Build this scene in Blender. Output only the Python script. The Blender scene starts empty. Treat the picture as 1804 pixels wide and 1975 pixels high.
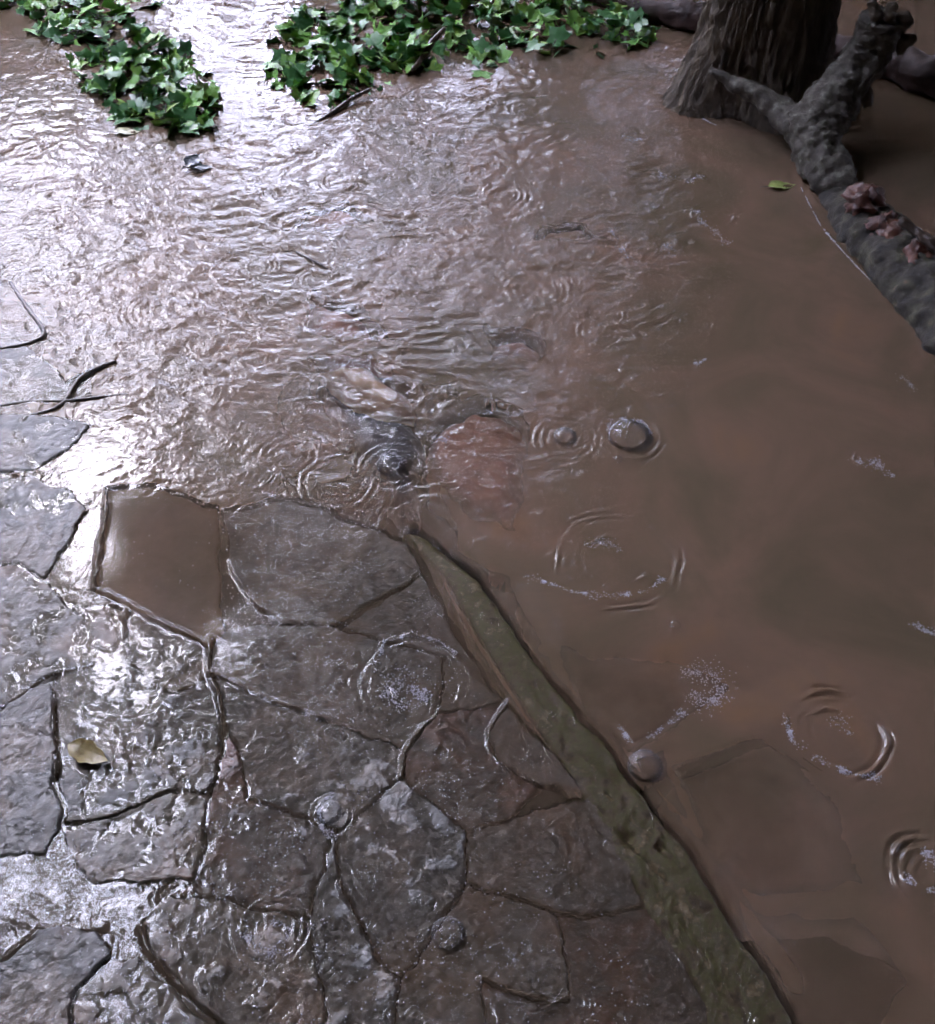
import bpy, math, random
import numpy as np
from mathutils import Vector, noise as mnoise
R = math.radians
random.seed(7); rng = np.random.default_rng(11)
sc = bpy.context.scene

# ---------------------------------------------------------------- camera
CAM_H, PITCH, VFOV = 1.5, 48.0, 50.0
W0, H0 = 1804.0, 1975.0
cam_d = bpy.data.cameras.new("camera"); cam = bpy.data.objects.new("camera", cam_d)
sc.collection.objects.link(cam); sc.camera = cam
cam.location = (0, 0, CAM_H); cam.rotation_euler = (R(90 - PITCH), 0, 0)
cam_d.sensor_fit = 'VERTICAL'; cam_d.angle = R(VFOV); cam_d.clip_start = .02; cam_d.clip_end = 500
F = (H0 / 2) / math.tan(R(VFOV / 2))
sp, cp = math.sin(R(PITCH)), math.cos(R(PITCH))

# ---------------------------------------------------------------- world, sun, exposure
SUN_AZ, SUN_EL = -30.0, 47.0       # degrees from +y towards +x, elevation
world = bpy.data.worlds.new("World"); sc.world = world; world.use_nodes = True
nt = world.node_tree; nt.nodes.clear()
wo = nt.nodes.new("ShaderNodeOutputWorld"); bg = nt.nodes.new("ShaderNodeBackground")
sky = nt.nodes.new("ShaderNodeTexSky"); sky.sky_type = 'NISHITA'; sky.sun_disc = False
sky.sun_elevation = R(SUN_EL); sky.sun_rotation = R(SUN_AZ); sky.air_density = 1.0; sky.dust_density = 6.0; sky.ozone_density = 1.0
mxw = nt.nodes.new("ShaderNodeMix"); mxw.data_type = 'RGBA'; mxw.inputs[0].default_value = .72
mxw.inputs[7].default_value = (34.5, 36.5, 52, 1)     # even cloud cover
nt.links.new(sky.outputs[0], mxw.inputs[6]); nt.links.new(mxw.outputs[2], bg.inputs[0])
bg.inputs[1].default_value = 0.15; nt.links.new(bg.outputs[0], wo.inputs[0])
sun_d = bpy.data.lights.new("sun", 'SUN'); sun_d.energy = 0.5; sun_d.angle = R(50); sun_d.color = (1, .97, .96)
sun = bpy.data.objects.new("sun", sun_d); sc.collection.objects.link(sun)
sd = Vector((math.sin(R(SUN_AZ)) * math.cos(R(SUN_EL)), math.cos(R(SUN_AZ)) * math.cos(R(SUN_EL)), math.sin(R(SUN_EL))))
sun.rotation_euler = sd.to_track_quat('Z', 'Y').to_euler(); sun.location = sd * 20
sc.view_settings.view_transform = 'Standard'; sc.view_settings.look = 'None'
sc.view_settings.exposure = 3.27; sc.view_settings.gamma = 1
sc.render.engine = 'CYCLES'
sc.cycles.use_denoising = True; sc.cycles.denoising_input_passes = 'RGB_ALBEDO'; sc.cycles.max_bounces = 6; sc.cycles.diffuse_bounces = 2
sc.cycles.glossy_bounces = 3; sc.cycles.transparent_max_bounces = 12; sc.cycles.caustics_reflective = False
sc.cycles.sample_clamp_indirect = 6; sc.cycles.blur_glossy = .3

# ---------------------------------------------------------------- helpers
def P(px, py, z=0.0):
    """ground-plane point (height z) seen at photo position px,py"""
    a = (px - W0 / 2) / F; b = -(py - H0 / 2) / F
    d = np.array([a, cp + b * sp, -sp + b * cp])
    t = (z - CAM_H) / d[2]
    return np.array([0, 0, CAM_H]) + t * d
def Pn(px, py, z=0.0):
    a = (px - W0 / 2) / F; b = -(py - H0 / 2) / F
    t = (z - CAM_H) / (-sp + b * cp)
    return a * t, (cp + b * sp) * t
def pix(x, y, z=0.0):
    dx, dy, dz = x, y, z - CAM_H
    f = dy * cp - dz * sp; u = dy * sp + dz * cp
    return W0 / 2 + F * dx / f, H0 / 2 - F * u / f
_perm = rng.permutation(512).astype(np.int32); _perm = np.concatenate([_perm, _perm, _perm])
_ang = rng.uniform(0, 2 * np.pi, 512); _gx, _gy = np.cos(_ang), np.sin(_ang)
def pn(x, y, seed=0):
    """2-D gradient noise, about -0.7..0.7"""
    x = np.asarray(x) + seed * 17.31; y = np.asarray(y) + seed * 9.77
    xi = np.floor(x).astype(np.int64); yi = np.floor(y).astype(np.int64)
    xf = x - xi; yf = y - yi
    u = xf * xf * xf * (xf * (xf * 6 - 15) + 10); v = yf * yf * yf * (yf * (yf * 6 - 15) + 10)
    def g(i, j, fx, fy):
        h = _perm[(_perm[(xi + i) & 511] + (yi + j)) & 511]
        return _gx[h] * fx + _gy[h] * fy
    a = g(0, 0, xf, yf); b = g(1, 0, xf - 1, yf); c = g(0, 1, xf, yf - 1); d = g(1, 1, xf - 1, yf - 1)
    return (a * (1 - u) + b * u) * (1 - v) + (c * (1 - u) + d * u) * v
def fbm(x, y, s, o=4, seed=0, g=.5):
    r = 0; a = 1
    for k in range(o):
        r = r + a * pn(x * s, y * s, seed + k * 3); s *= 2.03; a *= g
    return r
def sstep(a, b, x):
    t = np.clip((x - a) / (b - a), 0, 1); return t * t * (3 - 2 * t)
def poly_sd(X, Y, poly):
    """signed distance to polygon (positive inside), world metres"""
    n = len(poly); d2 = np.full(X.shape, 1e9); inside = np.zeros(X.shape, bool)
    for i in range(n):
        x0, y0 = poly[i]; x1, y1 = poly[(i + 1) % n]
        ex, ey = x1 - x0, y1 - y0
        t = np.clip(((X - x0) * ex + (Y - y0) * ey) / (ex * ex + ey * ey + 1e-12), 0, 1)
        d2 = np.minimum(d2, (X - x0 - t * ex) ** 2 + (Y - y0 - t * ey) ** 2)
        c = ((y0 > Y) != (y1 > Y)) & (X < ex * (Y - y0) / (ey + 1e-12) + x0)
        inside ^= c
    d = np.sqrt(d2); return np.where(inside, d, -d)
def grid_mesh(name, X, Y, Z, mask=None, attrs=None, smooth=True):
    """quads over a 2-D array of points; mask keeps cells"""
    ny, nx = X.shape
    idx = np.arange(ny * nx).reshape(ny, nx)
    q = np.stack([idx[1:, :-1], idx[1:, 1:], idx[:-1, 1:], idx[:-1, :-1]], -1).reshape(-1, 4)
    if mask is not None:
        mk = (mask[1:, :-1] & mask[1:, 1:] & mask[:-1, 1:] & mask[:-1, :-1]).reshape(-1); q = q[mk]
        used = np.zeros(ny * nx, bool); used[q.ravel()] = True
        remap = np.cumsum(used) - 1; q = remap[q]
    else: used = np.ones(ny * nx, bool)
    co = np.stack([X.ravel()[used], Y.ravel()[used], Z.ravel()[used]], -1).astype(np.float32)
    me = bpy.data.meshes.new(name)
    me.vertices.add(len(co)); me.vertices.foreach_set("co", co.ravel())
    me.loops.add(q.size); me.loops.foreach_set("vertex_index", q.ravel().astype(np.int32))
    me.polygons.add(len(q)); me.polygons.foreach_set("loop_start", np.arange(0, q.size, 4, dtype=np.int32))
    me.update(calc_edges=True)
    if smooth: me.polygons.foreach_set("use_smooth", np.ones(len(q), bool))
    for k, v in (attrs or {}).items():
        at = me.attributes.new(k, 'FLOAT', 'POINT'); at.data.foreach_set("value", v.ravel()[used].astype(np.float32))
    me.update(); return me
def link(name, me, mat=None, parent=None, loc=None):
    o = bpy.data.objects.new(name, me); sc.collection.objects.link(o)
    if mat and me is not None: me.materials.append(mat)
    if loc is not None: o.location = loc
    if parent: o.parent = parent
    return o
def tag(o, label, cat, group=None, kind=None):
    o['label'] = label; o['category'] = cat
    if group: o['group'] = group
    if kind: o['kind'] = kind
    return o
def pymesh(name, verts, faces, smooth=True):
    me = bpy.data.meshes.new(name); me.from_pydata([tuple(map(float, v)) for v in verts], [], faces)
    if smooth: me.polygons.foreach_set("use_smooth", [True] * len(me.polygons))
    me.update(); return me
def recenter(me, c):
    co = np.empty(len(me.vertices) * 3, np.float32); me.vertices.foreach_get("co", co)
    co = co.reshape(-1, 3) - np.array(c, np.float32); me.vertices.foreach_set("co", co.ravel()); me.update()

# ---------------------------------------------------------------- materials
def mat(name):
    m = bpy.data.materials.new(name); m.use_nodes = True; m.node_tree.nodes.clear()
    return m, m.node_tree.nodes, m.node_tree.links
def node(N, t, **kw):
    n = N.new(t)
    for k, v in kw.items(): setattr(n, k, v)
    return n
def noise_n(N, L, scale, detail=4, rough=.55, vec=None, dist=0):
    n = N.new("ShaderNodeTexNoise"); n.inputs['Scale'].default_value = scale; n.inputs['Detail'].default_value = detail
    n.inputs['Roughness'].default_value = rough; n.inputs['Distortion'].default_value = dist
    if vec is not None: L.new(vec, n.inputs['Vector'])
    return n
def ramp(N, L, fac, stops):
    r = N.new("ShaderNodeValToRGB"); e = r.color_ramp.elements
    while len(e) < len(stops): e.new(.5)
    for k, (p, c) in enumerate(stops): e[k].position = p; e[k].color = (*c, 1) if len(c) == 3 else c
    L.new(fac, r.inputs[0]); return r
def solid(name, stops, scale=20, rough=.4, rough2=None, bump=.4, bscale=60, bdist=.004, coat=0, stretch=None, detail=6):
    m, N, L = mat(name); out = N.new("ShaderNodeOutputMaterial"); b = N.new("ShaderNodeBsdfPrincipled")
    tc = N.new("ShaderNodeTexCoord"); geo = N.new("ShaderNodeNewGeometry"); vec = geo.outputs['Position']
    if stretch:
        mp = N.new("ShaderNodeMapping"); mp.inputs['Scale'].default_value = stretch; L.new(vec, mp.inputs[0]); vec = mp.outputs[0]
    n1 = noise_n(N, L, scale, detail, .6, vec); r = ramp(N, L, n1.outputs['Fac'], stops); L.new(r.outputs[0], b.inputs['Base Color'])
    n2 = noise_n(N, L, bscale, 5, .6, vec); bp = N.new("ShaderNodeBump"); bp.inputs['Strength'].default_value = bump
    bp.inputs['Distance'].default_value = bdist; L.new(n2.outputs['Fac'], bp.inputs['Height']); L.new(bp.outputs[0], b.inputs['Normal'])
    if rough2 is None: b.inputs['Roughness'].default_value = rough
    else:
        n3 = noise_n(N, L, scale * 1.7, 4, .6, vec); mr = N.new("ShaderNodeMapRange"); L.new(n3.outputs['Fac'], mr.inputs[0])
        mr.inputs[1].default_value = .35; mr.inputs[2].default_value = .65; mr.inputs[3].default_value = rough; mr.inputs[4].default_value = rough2
        L.new(mr.outputs[0], b.inputs['Roughness'])
    b.inputs['IOR'].default_value = 1.45
    if coat:
        b.inputs['Coat Weight'].default_value = coat; b.inputs['Coat Roughness'].default_value = .06; b.inputs['Coat IOR'].default_value = 1.33
        L.new(bp.outputs[0], b.inputs['Coat Normal'])
    L.new(b.outputs[0], out.inputs[0]); return m

def stone_mat(name, base, mud, mudamt):
    """wet riven paving: slate colour with mud lying in patches, water film on top"""
    m, N, L = mat(name); out = N.new("ShaderNodeOutputMaterial"); b = N.new("ShaderNodeBsdfPrincipled")
    geo = N.new("ShaderNodeNewGeometry"); vec = geo.outputs['Position']
    n1 = noise_n(N, L, 16, 7, .62, vec, .6); rb = ramp(N, L, n1.outputs['Fac'], [(.3, tuple(c * .55 for c in base)), (.5, base), (.72, tuple(c * 1.6 for c in base))])
    n2 = noise_n(N, L, 7.5, 6, .6, vec, .4); rm = ramp(N, L, n2.outputs['Fac'], [(.62 - mudamt * .3, (0, 0, 0)), (.74 - mudamt * .3, (1, 1, 1))])
    mx = node(N, "ShaderNodeMix", data_type='RGBA'); L.new(rm.outputs[0], mx.inputs[0]); L.new(rb.outputs[0], mx.inputs[6]); mx.inputs[7].default_value = (*mud, 1)
    L.new(mx.outputs[2], b.inputs['Base Color'])
    nb = noise_n(N, L, 75, 5, .6, vec, .7); nb2 = noise_n(N, L, 210, 3, .6, vec, .5)
    ad = node(N, "ShaderNodeMath", operation='MULTIPLY_ADD'); L.new(nb2.outputs['Fac'], ad.inputs[0]); ad.inputs[1].default_value = .35; L.new(nb.outputs['Fac'], ad.inputs[2])
    bp = N.new("ShaderNodeBump"); bp.inputs['Strength'].default_value = 1; bp.inputs['Distance'].default_value = .0062; L.new(ad.outputs[0], bp.inputs['Height'])
    bp2 = N.new("ShaderNodeBump"); bp2.inputs['Strength'].default_value = 1; bp2.inputs['Distance'].default_value = .006; L.new(nb.outputs['Fac'], bp2.inputs['Height'])
    L.new(bp.outputs[0], b.inputs['Normal']); b.inputs['Roughness'].default_value = .42
    b.inputs['Coat Weight'].default_value = 1; b.inputs['Coat Roughness'].default_value = .04; b.inputs['Coat IOR'].default_value = 1.5
    L.new(bp2.outputs[0], b.inputs['Coat Normal'])
    L.new(b.outputs[0], out.inputs[0]); return m

MUD = (.185, .125, .098)
M_slate = stone_mat("wet_slate", (.052, .045, .038), (.10, .072, .05), .45)
M_brown = stone_mat("wet_brown_stone", (.08, .064, .048), (.13, .085, .055), .5)
M_pool = solid("orange_brown_stone", [(.3, (.10, .062, .034)), (.7, (.17, .10, .055))], 9, .5)
M_rust = stone_mat("wet_rusty_stone", (.055, .042, .035), (.115, .055, .036), .5)
M_tan = solid("tan_stone", [(.3, (.28, .18, .12)), (.6, (.46, .32, .21)), (.8, (.52, .38, .27))], 14, .4)
M_red = solid("red_stone", [(.3, (.18, .085, .065)), (.6, (.34, .17, .12)), (.8, (.42, .25, .19))], 14, .4)
M_darkrock = solid("dark_rock", [(.3, (.012, .013, .017)), (.7, (.035, .037, .045))], 14, .4)
M_slab = solid("mud_slab", [(.3, (.18, .12, .085)), (.7, (.30, .21, .15))], 6, .5)
M_bed = solid("mud_bed", [(.3, (.03, .026, .02)), (.7, (.06, .046, .034))], 9, .9)
M_moss = solid("mossy_timber", [(.32, (.05, .036, .022)), (.42, (.105, .08, .045)), (.50, (.10, .10, .036)), (.56, (.085, .075, .038)), (.62, (.15, .12, .065)), (.72, (.25, .21, .14))], 38, .5, bump=.9, bscale=120, bdist=.004, coat=.5)

def water_mat():
    m, N, L = mat("muddy_water"); out = N.new("ShaderNodeOutputMaterial")
    geo = N.new("ShaderNodeNewGeometry"); vec = geo.outputs['Position']
    am = N.new("ShaderNodeAttribute"); am.attribute_name = "murk"; ac = N.new("ShaderNodeAttribute"); ac.attribute_name = "chop"
    n1 = noise_n(N, L, 3.2, 5, .6, vec, 1.2)
    col = ramp(N, L, n1.outputs['Fac'], [(.3, (.083, .062, .039)), (.45, (.102, .071, .046)), (.6, (.124, .080, .054)), (.72, (.145, .086, .049))])
    dif = N.new("ShaderNodeBsdfDiffuse"); L.new(col.outputs[0], dif.inputs[0])
    tr = N.new("ShaderNodeBsdfTransparent"); tr.inputs[0].default_value = (.93, .9, .86, 1)
    mx = N.new("ShaderNodeMixShader"); L.new(am.outputs['Fac'], mx.inputs[0]); L.new(tr.outputs[0], mx.inputs[1]); L.new(dif.outputs[0], mx.inputs[2])
    nb = noise_n(N, L, 95, 3, .55, vec, 1.4)
    mul = node(N, "ShaderNodeMath", operation='MULTIPLY'); L.new(nb.outputs['Fac'], mul.inputs[0]); L.new(ac.outputs['Fac'], mul.inputs[1])
    bp = N.new("ShaderNodeBump"); bp.inputs['Strength'].default_value = 1; bp.inputs['Distance'].default_value = .0007; L.new(mul.outputs[0], bp.inputs['Height'])
    gl = N.new("ShaderNodeBsdfGlossy"); gl.inputs['Roughness'].default_value = .06; gl.inputs[0].default_value = (1, 1, 1, 1); L.new(bp.outputs[0], gl.inputs['Normal'])
    fr = N.new("ShaderNodeFresnel"); fr.inputs[0].default_value = 1.34; L.new(bp.outputs[0], fr.inputs['Normal'])
    m2 = N.new("ShaderNodeMixShader"); L.new(fr.outputs[0], m2.inputs[0]); L.new(mx.outputs[0], m2.inputs[1]); L.new(gl.outputs[0], m2.inputs[2])
    L.new(m2.outputs[0], out.inputs[0]); return m
M_water = water_mat()

# ---------------------------------------------------------------- stones, slabs and bed: height fields
def WP(poly):
    out = []
    for (px, py) in poly:
        if px <= -60: px = -330
        if py >= 2060: py = 2330
        x, y = Pn(float(px), float(py)); out.append((float(x), float(y)))
    return out
# polygon (photo px), top height m, material, relief m, label
STONES = [
 ([(208,938),(300,932),(418,975),(430,1215),(400,1242),(180,1140)], -0.0085, M_pool, .0010, "brown flagstone drowned under smooth brown water, its left edge sharply outlined"),
 ([(-60,920),(60,918),(140,948),(168,985),(135,1050),(90,1120),(40,1095),(-60,1040)], 0.0023, M_slate, .0028, "dark glossy flagstone at the left edge beside the white glare on the water"),
 ([(-60,1040),(40,1095),(90,1122),(130,1165),(250,1170),(240,1272),(105,1300),(0,1370),(-60,1390)], 0.0013, M_brown, .0028, "wet flagstone with squiggly water lines at the left edge, below the brown drowned one"),
 ([(250,1162),(400,1245),(407,1300),(330,1335),(240,1272)], -0.0021, M_brown, .003, "small flagstone wedged below the drowned brown one"),
 ([(105,1300),(240,1272),(330,1335),(407,1300),(432,1400),(420,1480),(400,1530),(330,1520),(230,1570),(120,1592)], -0.0007, M_slate, .0028, "wet flagstone that carries the curled brown leaf"),
 ([(-60,1390),(0,1370),(105,1300),(105,1450),(117,1600),(90,1645),(-60,1700)], 0.0033, M_slate, .0028, "wet flagstone at the left edge, left of the long upright crack"),
 ([(120,1592),(230,1570),(330,1520),(400,1530),(400,1620),(370,1700),(280,1705),(178,1705),(150,1685)], 0.0013, M_brown, .0028, "wet flagstone just above the little foaming pool"),
 ([(-60,1900),(10,1850),(80,1788),(190,1790),(212,1850),(150,1905),(60,2060),(-60,2060)], 0.0043, M_slate, .003, "pitted grey flagstone in the bottom left corner"),
 ([(325,1723),(268,1780),(283,1830),(350,1910),(450,1990),(640,2060),(620,1900),(590,1770),(480,1742)], -0.0007, M_brown, .003, "flagstone with a curved bright left rim, right of the foaming pool"),
 ([(150,1905),(212,1850),(270,1842),(340,1920),(440,2000),(480,2060),(60,2060)], -0.0011, M_brown, .0028, "flagstone at the bottom edge between the pitted corner stone and the curved rimmed one"),
 ([(400,1620),(400,1530),(425,1480),(440,1400),(485,1540),(550,1560),(645,1600),(590,1770),(480,1742),(325,1720),(370,1700)], -0.0011, M_rust, .0028, "reddish brown flagstone with a thin bright bar at its upper edge"),
 ([(410,1300),(470,1325),(600,1375),(780,1442),(775,1500),(660,1600),(550,1560),(485,1540),(440,1400)], -0.0016, M_slate, .0028, "flagstone under the slanting dark crack, speckled with glints"),
 ([(400,1242),(430,1215),(520,1195),(650,1205),(860,1262),(850,1370),(780,1442),(600,1375),(470,1325),(408,1300)], -0.0060, M_slate, .0025, "dark submerged flagstone under the arched ripple and splash"),
 ([(445,1085),(422,985),(560,955),(790,1040),(815,1100),(640,1205),(520,1192),(470,1130)], -0.0080, M_slate, .002, "large smooth submerged flagstone right of the drowned brown one"),
 ([(650,1205),(815,1100),(900,1250),(975,1352),(850,1370),(860,1262)], -0.0090, M_slate, .002, "submerged flagstone against the upper part of the mossy timber"),
 ([(850,1370),(975,1352),(940,1420),(960,1470),(1040,1512),(1000,1570),(900,1600),(775,1500),(780,1442)], -0.0050, M_rust, .003, "rusty flagstone right of the short leaning crack"),
 ([(975,1352),(1100,1480),(1150,1522),(1040,1512),(960,1470),(940,1420)], -0.0060, M_brown, .002, "narrow flagstone tucked against the mossy timber"),
 ([(1000,1570),(1150,1522),(1200,1620),(1250,1750),(1080,1762),(900,1700),(900,1600)], -0.0042, M_brown, .003, "flagstone beside the dark knot hole of the mossy timber"),
 ([(645,1600),(660,1598),(775,1500),(900,1600),(900,1700),(850,1780),(770,1885),(730,1850),(660,1700)], -0.0006, M_slate, .0028, "flagstone with rough glinting skin around the round bubble"),
 ([(590,1770),(645,1600),(660,1700),(730,1850),(770,1885),(700,2060),(640,2060),(620,1900)], -0.0007, M_slate, .0028, "narrow tapering flagstone with a dark trough down its right side"),
 ([(770,1885),(850,1780),(900,1700),(1080,1762),(1100,1925),(1030,1920),(930,1890),(970,2060),(700,2060)], -0.0042, M_brown, .0028, "greenish brown flagstone at the bottom edge, above the forked bright crack"),
 ([(930,1890),(1030,1920),(1100,1925),(1080,1762),(1250,1750),(1330,1850),(1500,2060),(970,2060)], -0.0070, M_rust, .002, "red brown flagstone in the bottom right of the paving beside the timber"),
 ([(-60,820),(0,800),(110,800),(178,822),(130,870),(60,912),(-60,915)], 0.0023, M_slate, .003, "mottled dark flagstone at the left edge, above the white glare"),
 ([(-60,640),(40,655),(130,735),(190,700),(170,770),(0,785),(-60,790)], 0.0003, M_slate, .003, "dark flagstone at the left edge touching the forked twig"),
]
STEP = 3.0
def pgrid(x0, x1, y0, y1, step=STEP, z=0.0):
    gx = np.arange(x0, x1 + step, step); gy = np.arange(y0, y1 + step, step)
    GX, GY = np.meshgrid(gx, gy); X, Y = Pn(GX, GY, z); return GX, GY, X, Y

def stone_height(X, Y, poly, top, relief, seed, edge=.0035, wob=.006, slabref=None):
    wx = X + wob * fbm(X, Y, 18, 3, 40) * 1.6 + .002 * fbm(X, Y, 110, 2, 44); wy = Y + wob * fbm(X, Y, 18, 3, 50) * 1.6 + .002 * fbm(X, Y, 110, 2, 47)
    d = poly_sd(wx, wy, poly) - .0018
    rel = .16 * relief * fbm(X, Y, 120, 2, seed + 9) + relief * (1.5 * fbm(X, Y, 22, 4, seed, .55) + .9 * (np.abs(fbm(X, Y, 38, 3, seed + 5)) - .2))
    # riven layers: terraces
    cx = np.mean([p[0] for p in poly]); cy = np.mean([p[1] for p in poly]); r = np.random.default_rng(seed)
    tilt = (X - cx) * r.normal(0, .010) + (Y - cy) * r.normal(0, .010)
    t = top + rel + tilt * (relief / .0035)
    drop = np.where(d > edge, 0, 1 - np.sqrt(np.clip(1 - (1 - np.clip(d, 0, edge) / edge) ** 2, 0, 1)))
    if slabref is not None: t = t - .26 * np.clip(np.hypot(X - slabref[0], Y - slabref[1]) - .10, 0, 1)
    if edge > .01: h = t - .05 * (1 - sstep(-.02, edge, d)) - .1 * sstep(0, -.03, d); return h, d
    h = t - drop * (edge * 1.3)
    h = np.where(d < 0, t - edge * 1.3 + d * 5, h)
    return h, d
stone_fields = []
BED_LOW = -.035
for k, (poly, top, m, relief, label) in enumerate(STONES):
    wp = WP(poly)
    xs = [p[0] for p in poly]; ys = [p[1] for p in poly]
    x0 = min(xs) if min(xs) > -60 else -330; y1 = max(ys) if max(ys) < 2060 else 2330
    GX, GY, X, Y = pgrid(x0 - 25, max(xs) + 25, min(ys) - 25, y1 + 25, 3.0)
    h, d = stone_height(X, Y, wp, top, relief, 100 + k * 7)
    mask = (d > -.003)
    h = np.maximum(h, BED_LOW - .004)
    me = grid_mesh("flagstone", X, Y, h, mask)
    c = (float(np.mean([p[0] for p in wp])), float(np.mean([p[1] for p in wp])), 0.0)
    recenter(me, c); o = link("flagstone", me, m, loc=c)
    tag(o, label, "paving stone", "flagstones of the flooded crazy paving")

# drowned rocks and slabs in the deeper water: (polygon, top, material, label, name, cat)
ROCKS = [
 ([(600,690),(700,688),(790,745),(790,775),(740,782),(680,750)], -.0035, M_tan, "pale tan drowned stone showing left of the red one in mid stream", "drowned_stone"),
 ([(812,862),(845,795),(915,768),(985,778),(1018,835),(1008,930),(1003,1035),(962,1030),(898,985),(840,920)], -.013, M_red, "reddish drowned stone with a glint, largest in mid stream", "drowned_stone"),
 ([(600,560),(700,590),(740,650),(650,660),(590,640)], -.008, M_red, "faint reddish drowned stone upstream of the pale tan one", "drowned_stone"),
 ([(580,400),(680,385),(720,430),(640,450),(570,440)], -.006, M_red, "red drowned stone farthest upstream on the left", "drowned_stone"),
 ([(1040,430),(1130,425),(1170,460),(1090,475),(1030,465)], -.008, M_tan, "tan drowned stone under the ripples at mid height, farthest upstream on the right", "drowned_stone"),
 ([(940,630),(1040,640),(1060,690),(960,690)], -.014, M_red, "small dull red drowned stone between the tan pair", "drowned_stone"),
 ([(610,700),(680,765),(800,800),(820,870),(790,1010),(860,1090),(700,880),(640,790)], -.007, M_darkrock, "dark drowned boulder beside the pale tan stone", "drowned_boulder"),
 ([(1005,1090),(1110,1170),(1330,1180),(1600,1050),(1640,1250),(1340,1370),(1222,1440),(1130,1370)], -.019, M_slab, "broad drowned slab whose pale corner points at the mossy timber", "drowned_slab"),
 ([(1310,1480),(1640,1320),(1900,1400),(1900,1800),(1780,1775),(1640,1710),(1470,1720),(1390,1640)], -.026, M_slab, "broad drowned slab near the right edge under the ring ripple", "drowned_slab"),
]
rock_fields = []
for k, (poly, top, m, label, nm) in enumerate(ROCKS):
    wp = WP(poly); xs = [p[0] for p in poly]; ys = [p[1] for p in poly]
    GX, GY, X, Y = pgrid(min(xs) - 110, max(xs) + 110, min(ys) - 110, max(ys) + 110, 4.0)
    slab = (Pn(1222.0, 1430.0) if "pale corner" in label else Pn(1420.0, 1620.0)) if nm == "drowned_slab" else None
    h, d = stone_height(X, Y, wp, top, .002 if slab else .004, 300 + k * 5, edge=.014 if slab else .04, wob=.004 if slab else .010, slabref=slab)
    me = grid_mesh(nm, X, Y, np.maximum(h, -.2), d > -.022)
    c = (float(np.mean([p[0] for p in wp])), float(np.mean([p[1] for p in wp])), 0.0)
    recenter(me, c); o = link(nm, me, m, loc=c)
    tag(o, label, "drowned stone", "stones lying under the flood water")
    rock_fields.append((wp, top, 300 + k * 5, slab))

# mossy timber edging: axis in photo px with half widths
EDGE_L = [(775,1015),(850,1100),(930,1235),(1010,1360),(1095,1480),(1170,1610),(1250,1760),(1345,1900),(1440,2060)]
EDGE_R = [(815,1020),(925,1110),(1010,1240),(1110,1360),(1210,1490),(1325,1630),(1425,1790),(1530,1950),(1600,2060)]
edge_poly = WP(EDGE_L + EDGE_R[::-1])
def timber_height(X, Y):
    wx = X + .007 * fbm(X, Y, 13, 5, 70); wy = Y + .007 * fbm(X, Y, 14, 4, 75)
    d = poly_sd(wx, wy, edge_poly); e = .012
    drop = 1 - np.sqrt(np.clip(1 - (1 - np.clip(d, 0, e) / e) ** 2, 0, 1))
    t = -.0050 + .0026 * fbm(X, Y, 16, 4, 80) + .0022 * fbm(X, Y, 60, 4, 84) + .0012 * np.abs(fbm(X, Y, 150, 2, 89)) + .002 * fbm(X * 3 + Y * 3, Y - X, 12, 2, 86)
    # sinks into the mud at its far end
    _, py = pix(X, Y); t = t - .006 * sstep(1250, 1010, py)
    for (kx, ky, kr) in ((1215, 1612, .012), (1275, 1632, .007)):
        x, y = Pn(float(kx), float(ky)); t = t - .014 * np.exp(-((X - x) ** 2 + (Y - y) ** 2) / (kr * kr * .6))
    h = t - drop * .014
    return np.where(d < 0, t - .02 + d * 5, h), d
GX, GY, X, Y = pgrid(740, 1680, 980, 2330, 3.0)
h, d = timber_height(X, Y)
me = grid_mesh("timber_edging", X, Y, np.maximum(h, -.19), d > -.035)
c = P(1150, 1560); recenter(me, c); o = link("timber_edging", me, M_moss, loc=c)
tag(o, "green mossy timber edging just under the water along the paving", "edging timber")

# bed
def bed_height(X, Y):
    d = poly_sd(X, Y, _pave); pxx, py = pix(X, Y); w_ = .04 + .5 * sstep(1120, 850, py); d = d + w_ * .5 * fbm(X, Y, 4, 3, 97) * (w_ > .1); t = sstep(0, 1, (d + w_) / (w_ + .03))
    deep = -.15 + .02 * fbm(X, Y, 2, 3, 90)
    return deep * (1 - t) + (-.013 - .035 * sstep(1080, 900, py) * sstep(30, 260, pxx) + .004 * fbm(X, Y, 9, 3, 95)) * t
_pave = WP([(-60,600),(250,650),(560,800),(800,1020),(860,1130),(1010,1360),(1170,1610),(1345,1900),(1500,2060),(-60,2060)])
def warp_axis(a, b, n, p=1.0):
    return np.linspace(a, b, n)
gx = np.concatenate([[-60, -30, -15, -8], np.linspace(-5, 5, 260), [8, 15, 30, 60]])
gy = np.concatenate([[-40, -20, -8, -3], np.linspace(-1, 8, 240), [12, 20, 40, 90]])
X, Y = np.meshgrid(gx, gy); Z = bed_height(X, Y)
me = grid_mesh("ground", X[::-1], Y[::-1], Z[::-1]); g = link("ground", me, M_bed); g['kind'] = 'structure'

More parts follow.
